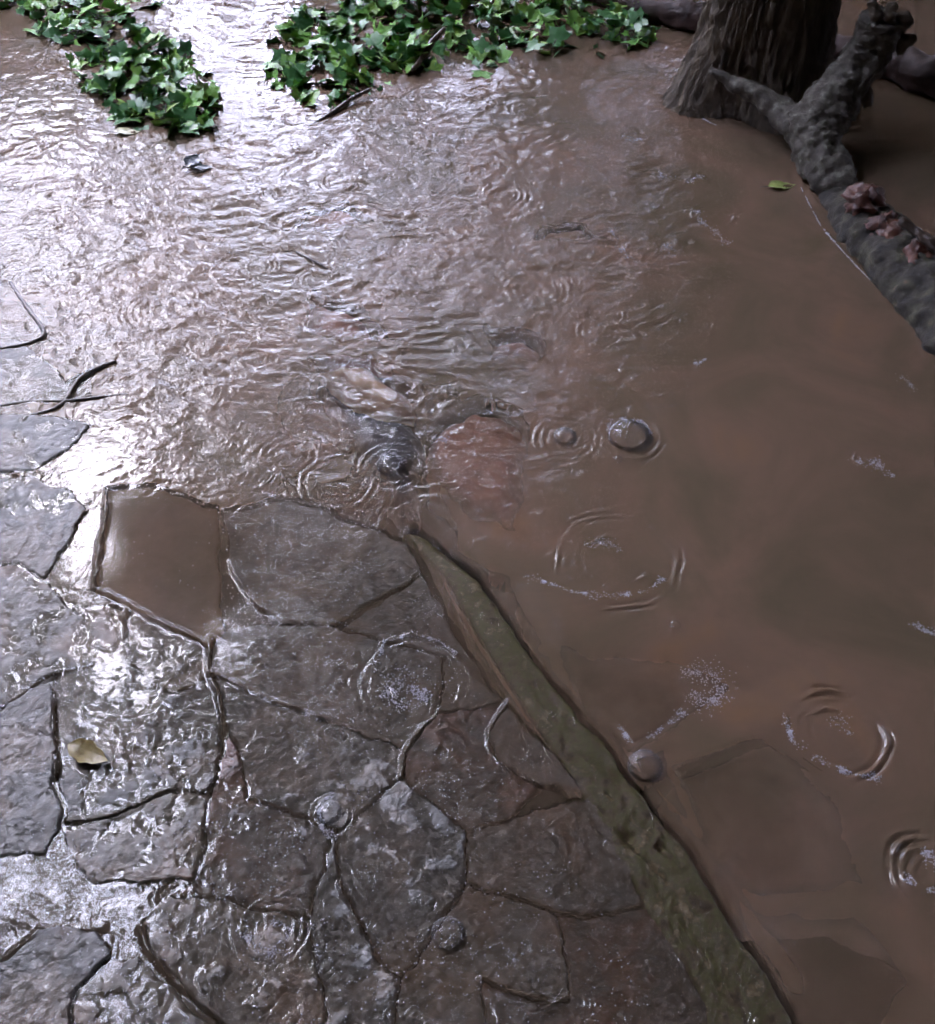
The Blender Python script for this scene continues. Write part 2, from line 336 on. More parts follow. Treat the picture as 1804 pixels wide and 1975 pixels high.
# ---------------------------------------------------------------- water surface
def interp2(cols, rows, T, px, py):
    T = np.array(T, float); cx = np.clip(np.interp(px, cols, np.arange(len(cols))), 0, len(cols) - 1.001)
    cy = np.clip(np.interp(py, rows, np.arange(len(rows))), 0, len(rows) - 1.001)
    i = cx.astype(int); j = cy.astype(int); u = cx - i; v = cy - j
    u = u * u * (3 - 2 * u); v = v * v * (3 - 2 * v)
    return (T[j, i] * (1 - u) + T[j, i + 1] * u) * (1 - v) + (T[j + 1, i] * (1 - u) + T[j + 1, i + 1] * u) * v
COLS = [0, 200, 400, 600, 800, 1000, 1200, 1400, 1600, 1800]
ROWS = [0, 150, 300, 450, 600, 750, 900, 1050, 1200, 1400, 1700, 2000]
AMP = [[.3,.3,.8,.4,.4,.4,.3,.15,.08,.05],
       [.35,.3,.9,.5,.5,.9,.5,.15,.08,.05],
       [.9,.9,1,1,1,1,.9,.5,.18,.10],
       [1,1,1,1,1,1,.95,.55,.22,.12],
       [1,.9,.95,.9,.9,.9,.85,.4,.18,.14],
       [1,.9,.9,.55,.35,.4,.45,.25,.14,.12],
       [.6,.15,.6,.6,.5,.35,.25,.16,.14,.12],
       [.15,.03,.08,.3,.25,.15,.15,.12,.10,.10],
       [.06,.03,.05,.10,.08,.08,.10,.10,.10,.08],
       [.08,.08,.10,.12,.12,.10,.08,.08,.08,.08],
       [.10,.10,.12,.14,.14,.12,.08,.08,.08,.08],
       [.1,.1,.1,.1,.1,.06,.06,.06,.06,.06]]
RINGS = [  # px, py, radius(px across), strength, sharpness
 (1190,1080,115,1.0),(1610,1415,95,1.3),(795,1320,95,.7),(1215,842,60,.7),(755,900,60,.55),(1090,845,60,.6),
 (635,1570,38,1.0),(525,1790,60,.9),(1300,1205,14,.8),(1432,1190,16,.6),(1690,890,42,.9),(1345,695,20,.9),(1345,745,16,.6),
 (1750,735,26,.7),(1795,1215,34,.9),(1800,1690,80,1.1),(1225,265,28,.9),(1375,415,40,.8),(1290,480,16,.9),(1320,340,46,.7),
 (860,1800,34,.7),(1075,1250,16,.5),(1360,1320,46,.6),(1245,1475,38,.6),(1730,1165,12,.6),(1565,1500,12,.4),(1550,1700,16,.4),
 (975,375,42,.8),(540,640,40,.6),(100,430,60,.7),(1160,640,44,.7),(650,930,70,.35),(560,880,55,.3),(880,880,40,.6),(1480,600,14,.5),(1240,480,30,.7),(1195,455,26,.7),(1530,170,10,.3),
 (1040,560,60,.5),(300,600,60,.5),(460,520,50,.5)]
gxs = np.arange(-480, 2300, 2.6); gys = np.arange(-420, 2380, 2.6)
GX, GY = np.meshgrid(gxs, gys); X, Y = Pn(GX, GY)
wf = sstep(1050, 850, GY); WGX = GX + wf * 220 * fbm(X, Y, 3.2, 3, 61); A = interp2(COLS, ROWS, AMP, WGX, GY + wf * 110 * fbm(X, Y, 3.2, 3, 66)); A = A * (1 + .5 * sstep(-.1, .5, fbm(X, Y, 5, 3, 63)) * (A < .5)) + .02 + .04 * sstep(900, 1100, GX)
# stream-lines: flow comes in from the upper left and fans to the right
wx = X + .03 * fbm(X, Y, 5, 2, 1); wy = Y + .03 * fbm(X, Y, 5, 2, 5)
ridge = lambda v: .5 - np.abs(v) * 1.6
A = A * (1 - .75 * sstep(-.02, .02, poly_sd(X, Y, WP(STONES[0][0]))))
h = .0021 * A * fbm(wx * .8, wy, 14, 2, 10)
A2 = A; h *= 1.5; h += .0030 * A * ridge(pn(wx * 17 + .5 * pn(X * 9, Y * 9, 2), wy * 30, 14)) * (.6 + .8 * sstep(-.2, .4, fbm(X, Y, 6, 2, 20)))
h += .0016 * A * ridge(pn(wx * 40 + 2 * pn(X * 20, Y * 20, 3), wy * 66, 17))
h += .0004 * A * pn(wx * 130, wy * 150, 19)
h += .0012 * (.05 + A * .3) * fbm(X, Y, 4, 2, 30)
rr_ = np.random.default_rng(5)
for _k in range(190):
    RINGS.append((float(rr_.uniform(500, 1900)), float(rr_.uniform(150, 1980)), float(rr_.uniform(6, 34)), float(rr_.uniform(.5, 1.3))))
LIPS = [[(240,937),(207,940),(203,1000),(190,1070),(180,1135),(240,1158),(300,1195),(400,1240)], [(443,1082),(462,1120),(490,1160),(530,1192),(570,1200)],
 [(640,1203),(662,1208)], [(408,1300),(470,1325),(540,1355),(620,1385)], [(405,1230),(402,1300),(420,1330),(428,1378)], [(980,1352),(945,1410),(942,1440),(965,1472),(1000,1500),(1045,1512)],
 [(850,1370),(800,1420),(778,1455),(775,1500)], [(485,1540),(520,1552),(552,1556)], [(925,1890),(960,1900),(1030,1925),(1060,1935),(1105,1925)], [(930,1895),(950,1940),(968,1985)],
 [(270,1790),(285,1830),(340,1895),(400,1940),(460,1990)], [(10,1850),(80,1790),(200,1790)], [(130,1582),(230,1570),(335,1518)], [(655,1705),(700,1800),(745,1870),(780,1888)], [(725,1285),(740,1240),(790,1224),(845,1236),(885,1268)], [(1050,1690),(1065,1712),(1100,1726)], [(105,1300),(103,1400),(108,1500)], [(0,1368),(60,1325),(112,1300)]]
for li, line in enumerate(LIPS):
    wl = [Pn(float(a_), float(b_)) for a_, b_ in line]; lx = [p[0] for p in wl]; ly = [p[1] for p in wl]
    sel = (X > min(lx) - .03) & (X < max(lx) + .03) & (Y > min(ly) - .03) & (Y < max(ly) + .03)
    xs_ = X[sel] + .005 * pn(X[sel] * 40, Y[sel] * 40, 7); ys_ = Y[sel] + .005 * pn(X[sel] * 40, Y[sel] * 40, 9); dm = np.full(xs_.shape, 9.0)
    for (p0, p1) in zip(wl[:-1], wl[1:]):
        ex, ey = p1[0] - p0[0], p1[1] - p0[1]; t_ = np.clip(((xs_ - p0[0]) * ex + (ys_ - p0[1]) * ey) / (ex * ex + ey * ey), 0, 1)
        dm = np.minimum(dm, np.hypot(xs_ - p0[0] - t_ * ex, ys_ - p0[1] - t_ * ey))
    h[sel] += .0048 * np.exp(-(dm / .0040) ** 2) * (.25 + 1.0 * sstep(-.35, .3, pn(xs_ * 22, ys_ * 22, 31 + li)))
# raindrop rings
for k, (rx, ry, rr, st) in enumerate(RINGS):
    cx, cy = Pn(float(rx), float(ry)); ex, _ = Pn(float(rx + rr), float(ry)); r0 = abs(ex - cx)
    sel = (np.abs(X - cx) < r0 * 2.3 + .02) & (np.abs(Y - cy) < r0 * 2.3 + .02)
    xx, yy = X[sel] - cx, Y[sel] - cy; r = np.hypot(xx, yy) * (1 + .10 * pn(xx * 20, yy * 20, k))
    lam = max(.007, min(.016, r0 * .28)); env = np.exp(-((r - r0) / (lam * .9)) ** 2) + .45 * np.exp(-((r - r0 * .5) / (lam * .8)) ** 2)
    ang = .4 + 1.5 * pn(np.arctan2(yy, xx) * 1.1 + 3, r * 12, 50 + k) + .3 * pn(xx * 90, yy * 90, k)
    h[sel] += st * .20 * lam * env * np.cos((r - r0) / lam * 2 * np.pi) * np.clip(ang, .1, 1.4)
for line in ([(1298,176),(1312,192),(1340,212),(1392,238)], [(1535,338),(1552,362),(1575,390),(1600,437),(1650,492),(1700,543),(1745,583),(1800,640)]):
    wl = [Pn(float(a_), float(b_)) for a_, b_ in line]; dl = np.full(X.shape, 9.0)
    sel = (X > wl[0][0] - .1) & (X < wl[-1][0] + .1) & (Y < wl[0][1] + .1) & (Y > wl[-1][1] - .1); xs_, ys_ = X[sel] + .003 * pn(X[sel] * 25, Y[sel] * 25, 7), Y[sel] + .003 * pn(X[sel] * 25, Y[sel] * 25, 9); dm = np.full(xs_.shape, 9.0)
    for (p0, p1) in zip(wl[:-1], wl[1:]):
        ex, ey = p1[0] - p0[0], p1[1] - p0[1]; t_ = np.clip(((xs_ - p0[0]) * ex + (ys_ - p0[1]) * ey) / (ex * ex + ey * ey), 0, 1)
        dm = np.minimum(dm, np.hypot(xs_ - p0[0] - t_ * ex, ys_ - p0[1] - t_ * ey))
    h[sel] += .0032 * np.exp(-(dm / .0042) ** 2) * (.5 + .8 * sstep(-.3, .3, pn(xs_ * 14, ys_ * 14, 31)))
# depth under the surface from everything lying below it
S = np.full(X.shape, -9.0)
for k, (poly, top, m, relief, label) in enumerate(STONES):
    wp = WP(poly); xs = [p[0] for p in wp]; ys = [p[1] for p in wp]
    sel = (X > min(xs) - .03) & (X < max(xs) + .03) & (Y > min(ys) - .03) & (Y < max(ys) + .03)
    hh, dd = stone_height(X[sel], Y[sel], wp, top, relief, 100 + k * 7); hh = np.where(dd > -.0028, hh, -9)
    S[sel] = np.maximum(S[sel], hh)
for (wp, top, seed, slab) in rock_fields:
    xs = [p[0] for p in wp]; ys = [p[1] for p in wp]
    sel = (X > min(xs) - .05) & (X < max(xs) + .05) & (Y > min(ys) - .05) & (Y < max(ys) + .05)
    hh, dd = stone_height(X[sel], Y[sel], wp, top, .002 if slab else .004, seed, edge=.014 if slab else .04, wob=.004 if slab else .010, slabref=slab)
    S[sel] = np.maximum(S[sel], np.where(dd > -.022, hh, -9))
hh, dd = timber_height(X, Y); S = np.maximum(S, np.where(dd > -.035, hh, -9))
S = np.maximum(S, bed_height(X, Y))
near = h - S
h = h + np.where(near < .006, .0006 * np.exp(-np.clip(near, 0, 1) / .0008), 0)     # meniscus where stone breaks the surface
depth = np.clip(h - S, 0, 1)
# suspended silt per metre: clearer in the lee of the timber
lee = poly_sd(X, Y, WP([(850,1060),(1010,1090),(1130,1370),(1222,1440),(1310,1390),(1320,1490),(1400,1650),(1480,1730),(1660,1730),(1800,1900),(1560,2060),(1500,1900),(1330,1640),(1100,1350)]))
clear = sstep(-.05, .05, lee + .02 * fbm(X, Y, 8, 3, 60))
tb = sstep(-.01, .012, poly_sd(X, Y, edge_poly)); cur = interp2(COLS, ROWS, [[52]*10,[52]*10,[60,60,60,44,44,48,60,60,60,60],[60,60,60,40,40,44,60,60,60,60],[80,80,80,34,18,24,44,60,60,60],[110,110,90,18,17,24,50,60,60,60],
       [90,60,60,34,15,30,60,60,60,60],[26,60,60,28,17,44,60,60,60,60],[22,28,30,26,26,60,60,44,50,60],[14,18,22,30,34,40,32,34,44,60],[14,18,26,34,38,40,34,30,36,50],[16,20,26,30]+[40]*6], GX, GY)
kk = cur * (1 - clear) + 8 * clear; kk = kk * (1 - .72 * tb)
murk = 1 - np.exp(-depth * kk)
me = grid_mesh("water", X, Y, h, None, {"murk": murk, "chop": .08 + A})
o = link("water", me, M_water); o['kind'] = 'structure'

# ---------------------------------------------------------------- organic tubes
def tube(name, pts, rad, seg=28, sub=14, amp=.12, freq=9, seed=0, flat=1.0, cap=True, lump=0.0):
    pts = [Vector(p) for p in pts]; P2 = []; R2 = []
    n = len(pts)
    for i in range(n - 1):
        p0 = pts[max(i - 1, 0)]; p1 = pts[i]; p2 = pts[i + 1]; p3 = pts[min(i + 2, n - 1)]
        for j in range(sub):
            t = j / sub
            P2.append(.5 * ((2 * p1) + (p2 - p0) * t + (2 * p0 - 5 * p1 + 4 * p2 - p3) * t * t + (-p0 + 3 * p1 - 3 * p2 + p3) * t ** 3))
            R2.append(rad[i] * (1 - t) + rad[i + 1] * t)
    P2.append(pts[-1]); R2.append(rad[-1])
    verts = []; faces = []; up = Vector((.13, .21, 1)).normalized()
    for i, p in enumerate(P2):
        t = (P2[min(i + 1, len(P2) - 1)] - P2[max(i - 1, 0)]).normalized()
        s = t.cross(up); s = s.normalized() if s.length > 1e-3 else Vector((1, 0, 0)); u = s.cross(t)
        for k in range(seg):
            a = 2 * math.pi * k / seg; dvec = s * math.cos(a) + u * math.sin(a) * flat
            q = p + dvec * R2[i]
            nz = mnoise.fractal(Vector((q.x + seed, q.y, q.z)) * freq, .6, 2.1, 5)
            nz2 = mnoise.noise(Vector((q.x + seed, q.y, q.z)) * freq * .35)
            verts.append(p + dvec * R2[i] * (1 + amp * nz + lump * nz2))
    for i in range(len(P2) - 1):
        for k in range(seg):
            a = i * seg + k; b = i * seg + (k + 1) % seg; faces.append((a, b, b + seg, a + seg))
    if cap:
        c0 = len(verts); verts.append(P2[0]); verts.append(P2[-1]); last = (len(P2) - 1) * seg
        for k in range(seg):
            faces.append((c0, (k + 1) % seg, k)); faces.append((c0 + 1, last + k, last + (k + 1) % seg))
    return pymesh(name, verts, faces)

M_bark = solid("wet_bark", [(.3, (.022, .016, .010)), (.5, (.068, .05, .032)), (.7, (.13, .10, .064))], 30, .75, bump=1, bscale=55, bdist=.012, stretch=(1, 1, .28))
M_lichen = solid("lichened_branch", [(.32, (.024, .018, .012)), (.5, (.060, .050, .036)), (.6, (.095, .088, .066)), (.72, (.18, .17, .135))], 38, .7, bump=1, bscale=90, bdist=.005)
M_decay = solid("rotten_log_bark", [(.35, (.008, .007, .005)), (.5, (.028, .022, .015)), (.62, (.05, .048, .026)), (.72, (.13, .08, .05))], 26, .75, bump=1, bscale=60, bdist=.012)
M_redwood = solid("exposed_red_wood", [(.3, (.02, .010, .007)), (.5, (.095, .032, .02)), (.7, (.19, .085, .05))], 22, .4, bump=1, bscale=60, bdist=.008, coat=.4)
M_twig = solid("wet_twig", [(.3, (.02, .014, .01)), (.7, (.07, .045, .03))], 60, .3, bump=.6, coat=.6)
M_redlog = solid("wet_red_brown_log", [(.3, (.022, .012, .009)), (.7, (.07, .038, .028))], 25, .6, bump=1, bscale=50, bdist=.008, coat=.12)
M_leaf3 = solid("ivy_leaf_young", [(.3, (.09, .17, .03)), (.5, (.14, .26, .04)), (.72, (.24, .34, .07))], 12, .25, .4, bump=.5, bscale=150, bdist=.002, coat=.5)
M_leaf = solid("ivy_leaf", [(.3, (.07, .17, .03)), (.5, (.13, .29, .05)), (.72, (.22, .40, .08))], 9, .3, .5, bump=.5, bscale=150, bdist=.002, coat=.3)
M_leaf2 = solid("ivy_leaf_dark", [(.3, (.035, .105, .035)), (.6, (.06, .17, .05)), (.8, (.10, .24, .07))], 9, .3, .5, bump=.5, bscale=150, bdist=.002, coat=.3)
def crown_mat():
    m, N, L = mat("canopy_leaf"); out = N.new("ShaderNodeOutputMaterial"); geo = N.new("ShaderNodeNewGeometry")
    n = noise_n(N, L, 2.5, 3, .5, geo.outputs['Position']); c = ramp(N, L, n.outputs['Fac'], [(.3, (.05, .055, .035)), (.7, (.09, .09, .06))])
    d = N.new("ShaderNodeBsdfDiffuse"); t = N.new("ShaderNodeBsdfTranslucent"); L.new(c.outputs[0], d.inputs[0]); L.new(c.outputs[0], t.inputs[0])
    mx = N.new("ShaderNodeMixShader"); mx.inputs[0].default_value = .6; L.new(d.outputs[0], mx.inputs[1]); L.new(t.outputs[0], mx.inputs[2]); L.new(mx.outputs[0], out.inputs[0]); return m
M_crown = crown_mat()

# ---------------------------------------------------------------- the tree
base = P(1452, 178); tree = link("tree", None, loc=tuple(base))
tag(tree, "broad bark covered tree trunk rising from the flood water", "tree")
seg, nz = 260, 420; TH = 5.5
th = np.linspace(0, 2 * np.pi, seg, endpoint=False)
zz = -.2 + (np.linspace(0, 1, nz) ** 1.7) * (TH + .2)
T, ZZ = np.meshgrid(th, zz)
zc = np.clip(ZZ, 0, None)
rad = .158 - .006 * zc + .062 * np.exp(-zc / .15)
rad += np.exp(-zc / .16) * (.035 * np.cos(3 * T - 3.6) + .02 * np.cos(5 * T + 1.0))
ux, uy = np.cos(T), np.sin(T)
def cyl(a, fz, s, sd): return pn(ux * a + 3 * uy * a * .3 + fz * ZZ * .6, uy * a + fz * ZZ, sd)
plate = np.abs(pn(T * 8 + 2.2 * pn(T * 6, ZZ * 9, 2), ZZ * 9.0 + 2 * pn(T * 5, ZZ * 7, 6), 3)) ; plate = np.minimum(plate, np.abs(pn(T * 7 - 20, ZZ * 5, 8)) + .1)
wseam = sstep(0, .25, np.minimum(T, 2 * np.pi - T))
rad += wseam * (.009 * sstep(0, .28, plate) - .004 + .009 * pn(T * 16, ZZ * 18, 9) + .006 * pn(T * 40, ZZ * 40, 12))
tx = rad * ux + .012 * zc * 1.0; ty = rad * uy
X2 = np.concatenate([tx, tx[:, :1]], 1); Y2 = np.concatenate([ty, ty[:, :1]], 1); Z2 = np.concatenate([ZZ, ZZ[:, :1]], 1)
me = grid_mesh("trunk", X2, Y2, Z2); me.flip_normals(); link("trunk", me, M_bark, tree)

# ---------------------------------------------------------------- unseen crowns, their leaf gaps shaped for shade and reflections
CC = [-900, -400, 0, 200, 400, 600, 800, 1000, 1200, 1400, 1800]
CR = [-450, -150, 0, 150, 300, 450, 600, 750, 900, 1050, 1200, 1400, 1700, 2000, 2500]
CT = [[.97] * 11,
      [0.95,0.95,0.9,0.8,0.6,0.8,0.9,0.92,0.97,0.94,0.955],
      [0.9,0.9,0.9,0.6,0.25,0.6,0.8,0.76,0.90,0.93,0.955],
      [0.8,0.8,0.8,0.7,0.4,0.55,0.6,0.68,0.76,0.90,0.955],
      [0.7,0.7,0.6,0.6,0.55,0.55,0.6,0.68,0.76,0.90,0.955],
      [0.7,0.6,0.5,0.5,0.52,0.55,0.6,0.68,0.76,0.90,0.955],
      [0.7,0.6,0.5,0.5,0.55,0.62,0.68,0.73,0.76,0.90,0.955],
      [0.8,0.6,0.5,0.4,0.6,0.7,0.75,0.82,0.9,0.93,0.955],
      [0.8,0.6,0.6,0.08,0.6,0.75,0.82,0.87,0.92,0.93,0.955],
      [0.8,0.65,0.5,0.35,0.8,0.8,0.86,0.88,0.92,0.93,0.955],
      [0.8,0.6,0.38,0.42,0.6,0.75,0.84,0.87,0.91,0.93,0.955],
      [0.8,0.6,0.38,0.42,0.58,0.72,0.82,0.86,0.91,0.93,0.955],
      [0.8,0.6,0.3,0.4,0.58,0.70,0.82,0.86,0.91,0.93,0.955],
      [0.8,0.6,0.5,0.55,0.7,0.8,0.84,0.87,0.91,0.93,0.955],
      [0.95,0.95,0.95,0.95,0.97,0.97,0.97,0.97,0.97,0.97,0.97]]
def cover(cen):
    """how much of the sky the leaves hide around that point of the canopy: set by where its reflection falls on the water"""
    x, y, z = cen[:, 0], cen[:, 1], -cen[:, 2]
    f = y * cp - (z - CAM_H) * sp
    a, b = pix(x, y, z); ok = f > .5
    c = interp2(CC, CR, CT, np.where(ok, a, 0), np.where(ok, b, 0))
    e = np.hypot((a - 345) / 145, (b - 1085) / 185); c = np.maximum(c, .97 * (1 - sstep(.85, 1.15, e)))      # leaves thickened to darken the reflection over the brown slab
    e = np.hypot((a - 160) / 50, (b - 1030) / 125); c = np.where(e < 1, .04, c)  # leaf gap cut to brighten the channel's reflection
    return np.where(ok, c, .98)
C0 = np.array([-.35, 1.7, 0.0]); NL = 34000
u = rng.uniform(0, 1, NL * 3); az = rng.uniform(-180, 180, NL * 3); el = np.degrees(np.arcsin(u * (1 - .03) + .03))
rr = rng.uniform(5.2, 8.0, len(az)); azr, elr = np.radians(az), np.radians(el)
cen = C0 + np.stack([np.sin(azr) * np.cos(elr) * rr, np.cos(azr) * np.cos(elr) * rr, np.sin(elr) * rr], -1)
dens = -np.log(1 - np.clip(cover(cen), 0, .995)); dens = dens / 5.0 / 1.55
cl = pn(az * np.cos(np.radians(el)) / 6.0, el / 6.0, 4) + .6 * pn(az / 2.7, el / 2.7, 6)
dens = dens * np.clip(1 + np.interp(dens, [.03, .10, .16, .22], [4, 3, 2.2, .8]) * cl, 0, 3.0)
keep = rng.uniform(0, 1, len(az)) < dens; az, el, rr, cen = az[keep], el[keep], rr[keep], cen[keep]
ln = rng.uniform(.16, .34, len(az)); e1 = rng.normal(size=(len(az), 3)); e1 /= np.linalg.norm(e1, axis=1)[:, None]
rad_dir = (cen - C0) / rr[:, None]; nrm = rad_dir + .45 * rng.normal(size=(len(az), 3)); nrm /= np.linalg.norm(nrm, axis=1)[:, None]
e1 = e1 - nrm * np.sum(e1 * nrm, 1)[:, None]; e1 /= np.linalg.norm(e1, axis=1)[:, None]; e2 = np.cross(nrm, e1)
shape = np.array([(-1, 0), (-.4, .45), (.3, .42), (1, 0), (.3, -.42), (-.4, -.45)])
def leaf_cloud(name, sel):
    c, a, b, l = cen[sel], e1[sel], e2[sel], ln[sel]; n = len(c)
    v = c[:, None, :] + l[:, None, None] * (shape[None, :, 0, None] * a[:, None, :] + shape[None, :, 1, None] * b[:, None, :])
    me = bpy.data.meshes.new(name); me.vertices.add(n * 6); me.vertices.foreach_set("co", v.reshape(-1).astype(np.float32))
    me.loops.add(n * 6); me.loops.foreach_set("vertex_index", np.arange(n * 6, dtype=np.int32))
    me.polygons.add(n); me.polygons.foreach_set("loop_start", np.arange(0, n * 6, 6, dtype=np.int32)); me.update(calc_edges=True)
    return me
s1 = (az > -8) & (az < 100); s2 = (az <= -8) & (az > -110); s3 = ~(s1 | s2)
me = leaf_cloud("crown", s1); recenter(me, base); link("crown", me, M_crown, tree)
for sel, loc, lab in ((s2, (-5.2, 5.8, 0), "leafy tree standing beyond the ivy to the left, out of view"), (s3, (1.5, -4.5, 0), "leafy tree standing behind the viewer, out of view")):
    t2 = link("tree", None, loc=loc); tag(t2, lab, "tree")
    me = leaf_cloud("crown", sel); recenter(me, loc); link("crown", me, M_crown, t2)
    me = tube("trunk", [(0, 0, -.2), (.05, 0, 1.5), (0, .1, 3.2), (.1, 0, 5.5)], [.26, .19, .16, .1], 20, 8, .15, 4); link("trunk", me, M_bark, t2)

# ---------------------------------------------------------------- logs and branches
def PP(l): return [P(a, b, z) for a, b, z in l]
c = P(1570, 250, .0)
fb = link("forked_branch", None, loc=tuple(c)); tag(fb, "grey green lichened forked branch leaning on the foot of the trunk", "branch")
def child_tube(root, nm, m, pts, rad, **kw):
    me = tube(nm, PP(pts), rad, **kw); recenter(me, tuple(root.location)); return link(nm, me, m, root)
child_tube(fb, "stem", M_lichen, [(1625,395,-.03),(1608,340,.03),(1575,275,.07),(1585,225,.11),(1635,160,.17),(1680,95,.24),(1703,35,.32)], [.055,.052,.058,.066,.056,.054,.05], amp=.28, freq=22, lump=.22, seg=48, sub=22, seed=3)
child_tube(fb, "side_branch", M_lichen, [(1572,268,.07),(1530,232,.085),(1475,195,.1),(1420,162,.12),(1370,135,.14)], [.048,.034,.026,.022,.012], amp=.4, freq=18, lump=.3, seg=28, sub=14, seed=5)
for (a, b, r) in (((1728,85,.25),(1768,70,.27),.014), ((1725,60,.28),(1745,30,.33),.02), ((1690,40,.32),(1678,2,.36),.013), ((1708,40,.32),(1722,5,.36),.014), ((1655,160,.15),(1678,205,.1),.016)):
    child_tube(fb, "broken_stub", M_bark, [a, ((a[0]+b[0])/2+4,(a[1]+b[1])/2,(a[2]+b[2])/2), b], [r*1.5, r, r*.7], amp=.7, freq=30, seg=14, sub=5, seed=a[0])

c = P(1720, 500); lg = link("rotten_log", None, loc=tuple(c)); tag(lg, "dark rotten log half sunk at the right edge with raw red wood on top", "log")
child_tube(lg, "log_body", M_decay, [(1590,345,-.03),(1625,400,-.015),(1690,470,-.005),(1770,560,-.005),(1870,680,-.01),(2000,840,-.02)], [.03,.062,.078,.084,.088,.09], amp=.2, freq=14, lump=.12, seg=56, sub=20, seed=9)
for (x, y, z, r, s) in ((1668,388,.075,.046,1),(1702,440,.055,.040,2),(1730,468,.052,.040,3),(1768,500,.05,.044,4)):
    p = P(x, y, z); verts = []; faces = []; n1, n2 = 30, 18
    for i in range(n2 + 1):
        for k in range(n1):
            a = 2 * math.pi * k / n1; b = math.pi * i / n2; dv = Vector((math.sin(b) * math.cos(a), math.sin(b) * math.sin(a), math.cos(b)))
            nn = 1 + .5 * mnoise.fractal(Vector((dv.x * 1.2, dv.y * 3.2, dv.z * 2)) + Vector((s * 3, 0, 0)), .7, 2.2, 5)
            verts.append(Vector(p) + Vector((dv.x * r * nn, dv.y * r * nn, dv.z * r * nn * .75)))
    for i in range(n2):
        for k in range(n1):
            a = i * n1 + k; b = i * n1 + (k + 1) % n1; faces.append((a, a + n1, b + n1, b))
    me = pymesh("exposed_wood", verts, faces); recenter(me, tuple(lg.location)); link("exposed_wood", me, M_redwood, lg)
child_tube(lg, "root_shoot", M_twig, [(1735,425,.12),(1765,445,.11),(1800,470,.1),(1850,490,.09)], [.008,.011,.013,.013], amp=.5, freq=30, seg=14, sub=8)
me = tube("fallen_log", PP([(1080,-25,.03),(1200,2,.03),(1290,22,.035),(1400,45,.04),(1600,92,.04),(1700,112,.04),(1800,150,.04),(1960,205,.03)]), [.015,.028,.04,.045,.032,.04,.048,.05], amp=.35, freq=12, lump=.2, seg=32, sub=14, seed=21)
c = P(1400, 45); recenter(me, c); o = link("fallen_log", me, M_redlog, loc=tuple(c)); tag(o, "dark red brown log lying in the water behind the trunk", "log")

# twigs
def twig(pts, r, label, forks=()):
    me0 = PP(pts); c = me0[0]
    me = tube("twig", me0, r, amp=.35, freq=60, seg=12, sub=8, seed=pts[0][0]); recenter(me, c); o = link("twig", me, M_twig, loc=tuple(c)); tag(o, label, "twig")
    for (fp, fr) in forks:
        m2 = tube("fork", PP(fp), fr, amp=.35, freq=60, seg=10, sub=6, seed=3); recenter(m2, c); link("fork", m2, M_twig, o)
twig([(590,250,-.004),(640,218,.004),(680,190,.012),(715,172,.02)], [.004,.006,.006,.004], "thin dark twig poking out of the water at the lower edge of the ivy")
twig([(796,135,.02),(820,105,.03),(835,80,.05),(858,55,.07)], [.006,.01,.01,.006], "short tan stick standing among the central ivy leaves")
twig([(-40,790,.001),(60,774,.0),(130,773,.002),(210,764,-.0005),(292,757,-.001)], [.003,.003,.004,.003,.002], "long thin forked twig lying across the left of the stream", [([(130,771,.003),(150,735,.005),(185,712,.005),(225,696,.002)], [.005,.005,.0045,.002]), ([(128,771,.003),(100,790,.003),(60,800,.001)], [.004,.003,.002])])
twig([(20,545,.0),(50,590,.003),(85,640,.004),(60,660,.003),(0,672,.002)], [.003,.004,.005,.004,.003], "bent dark twig in the stream at the left edge")
twig([(572,486,.0),(600,500,.004),(632,518,.001)], [.002,.003,.002], "tiny straight twig alone in the ripples of mid stream")

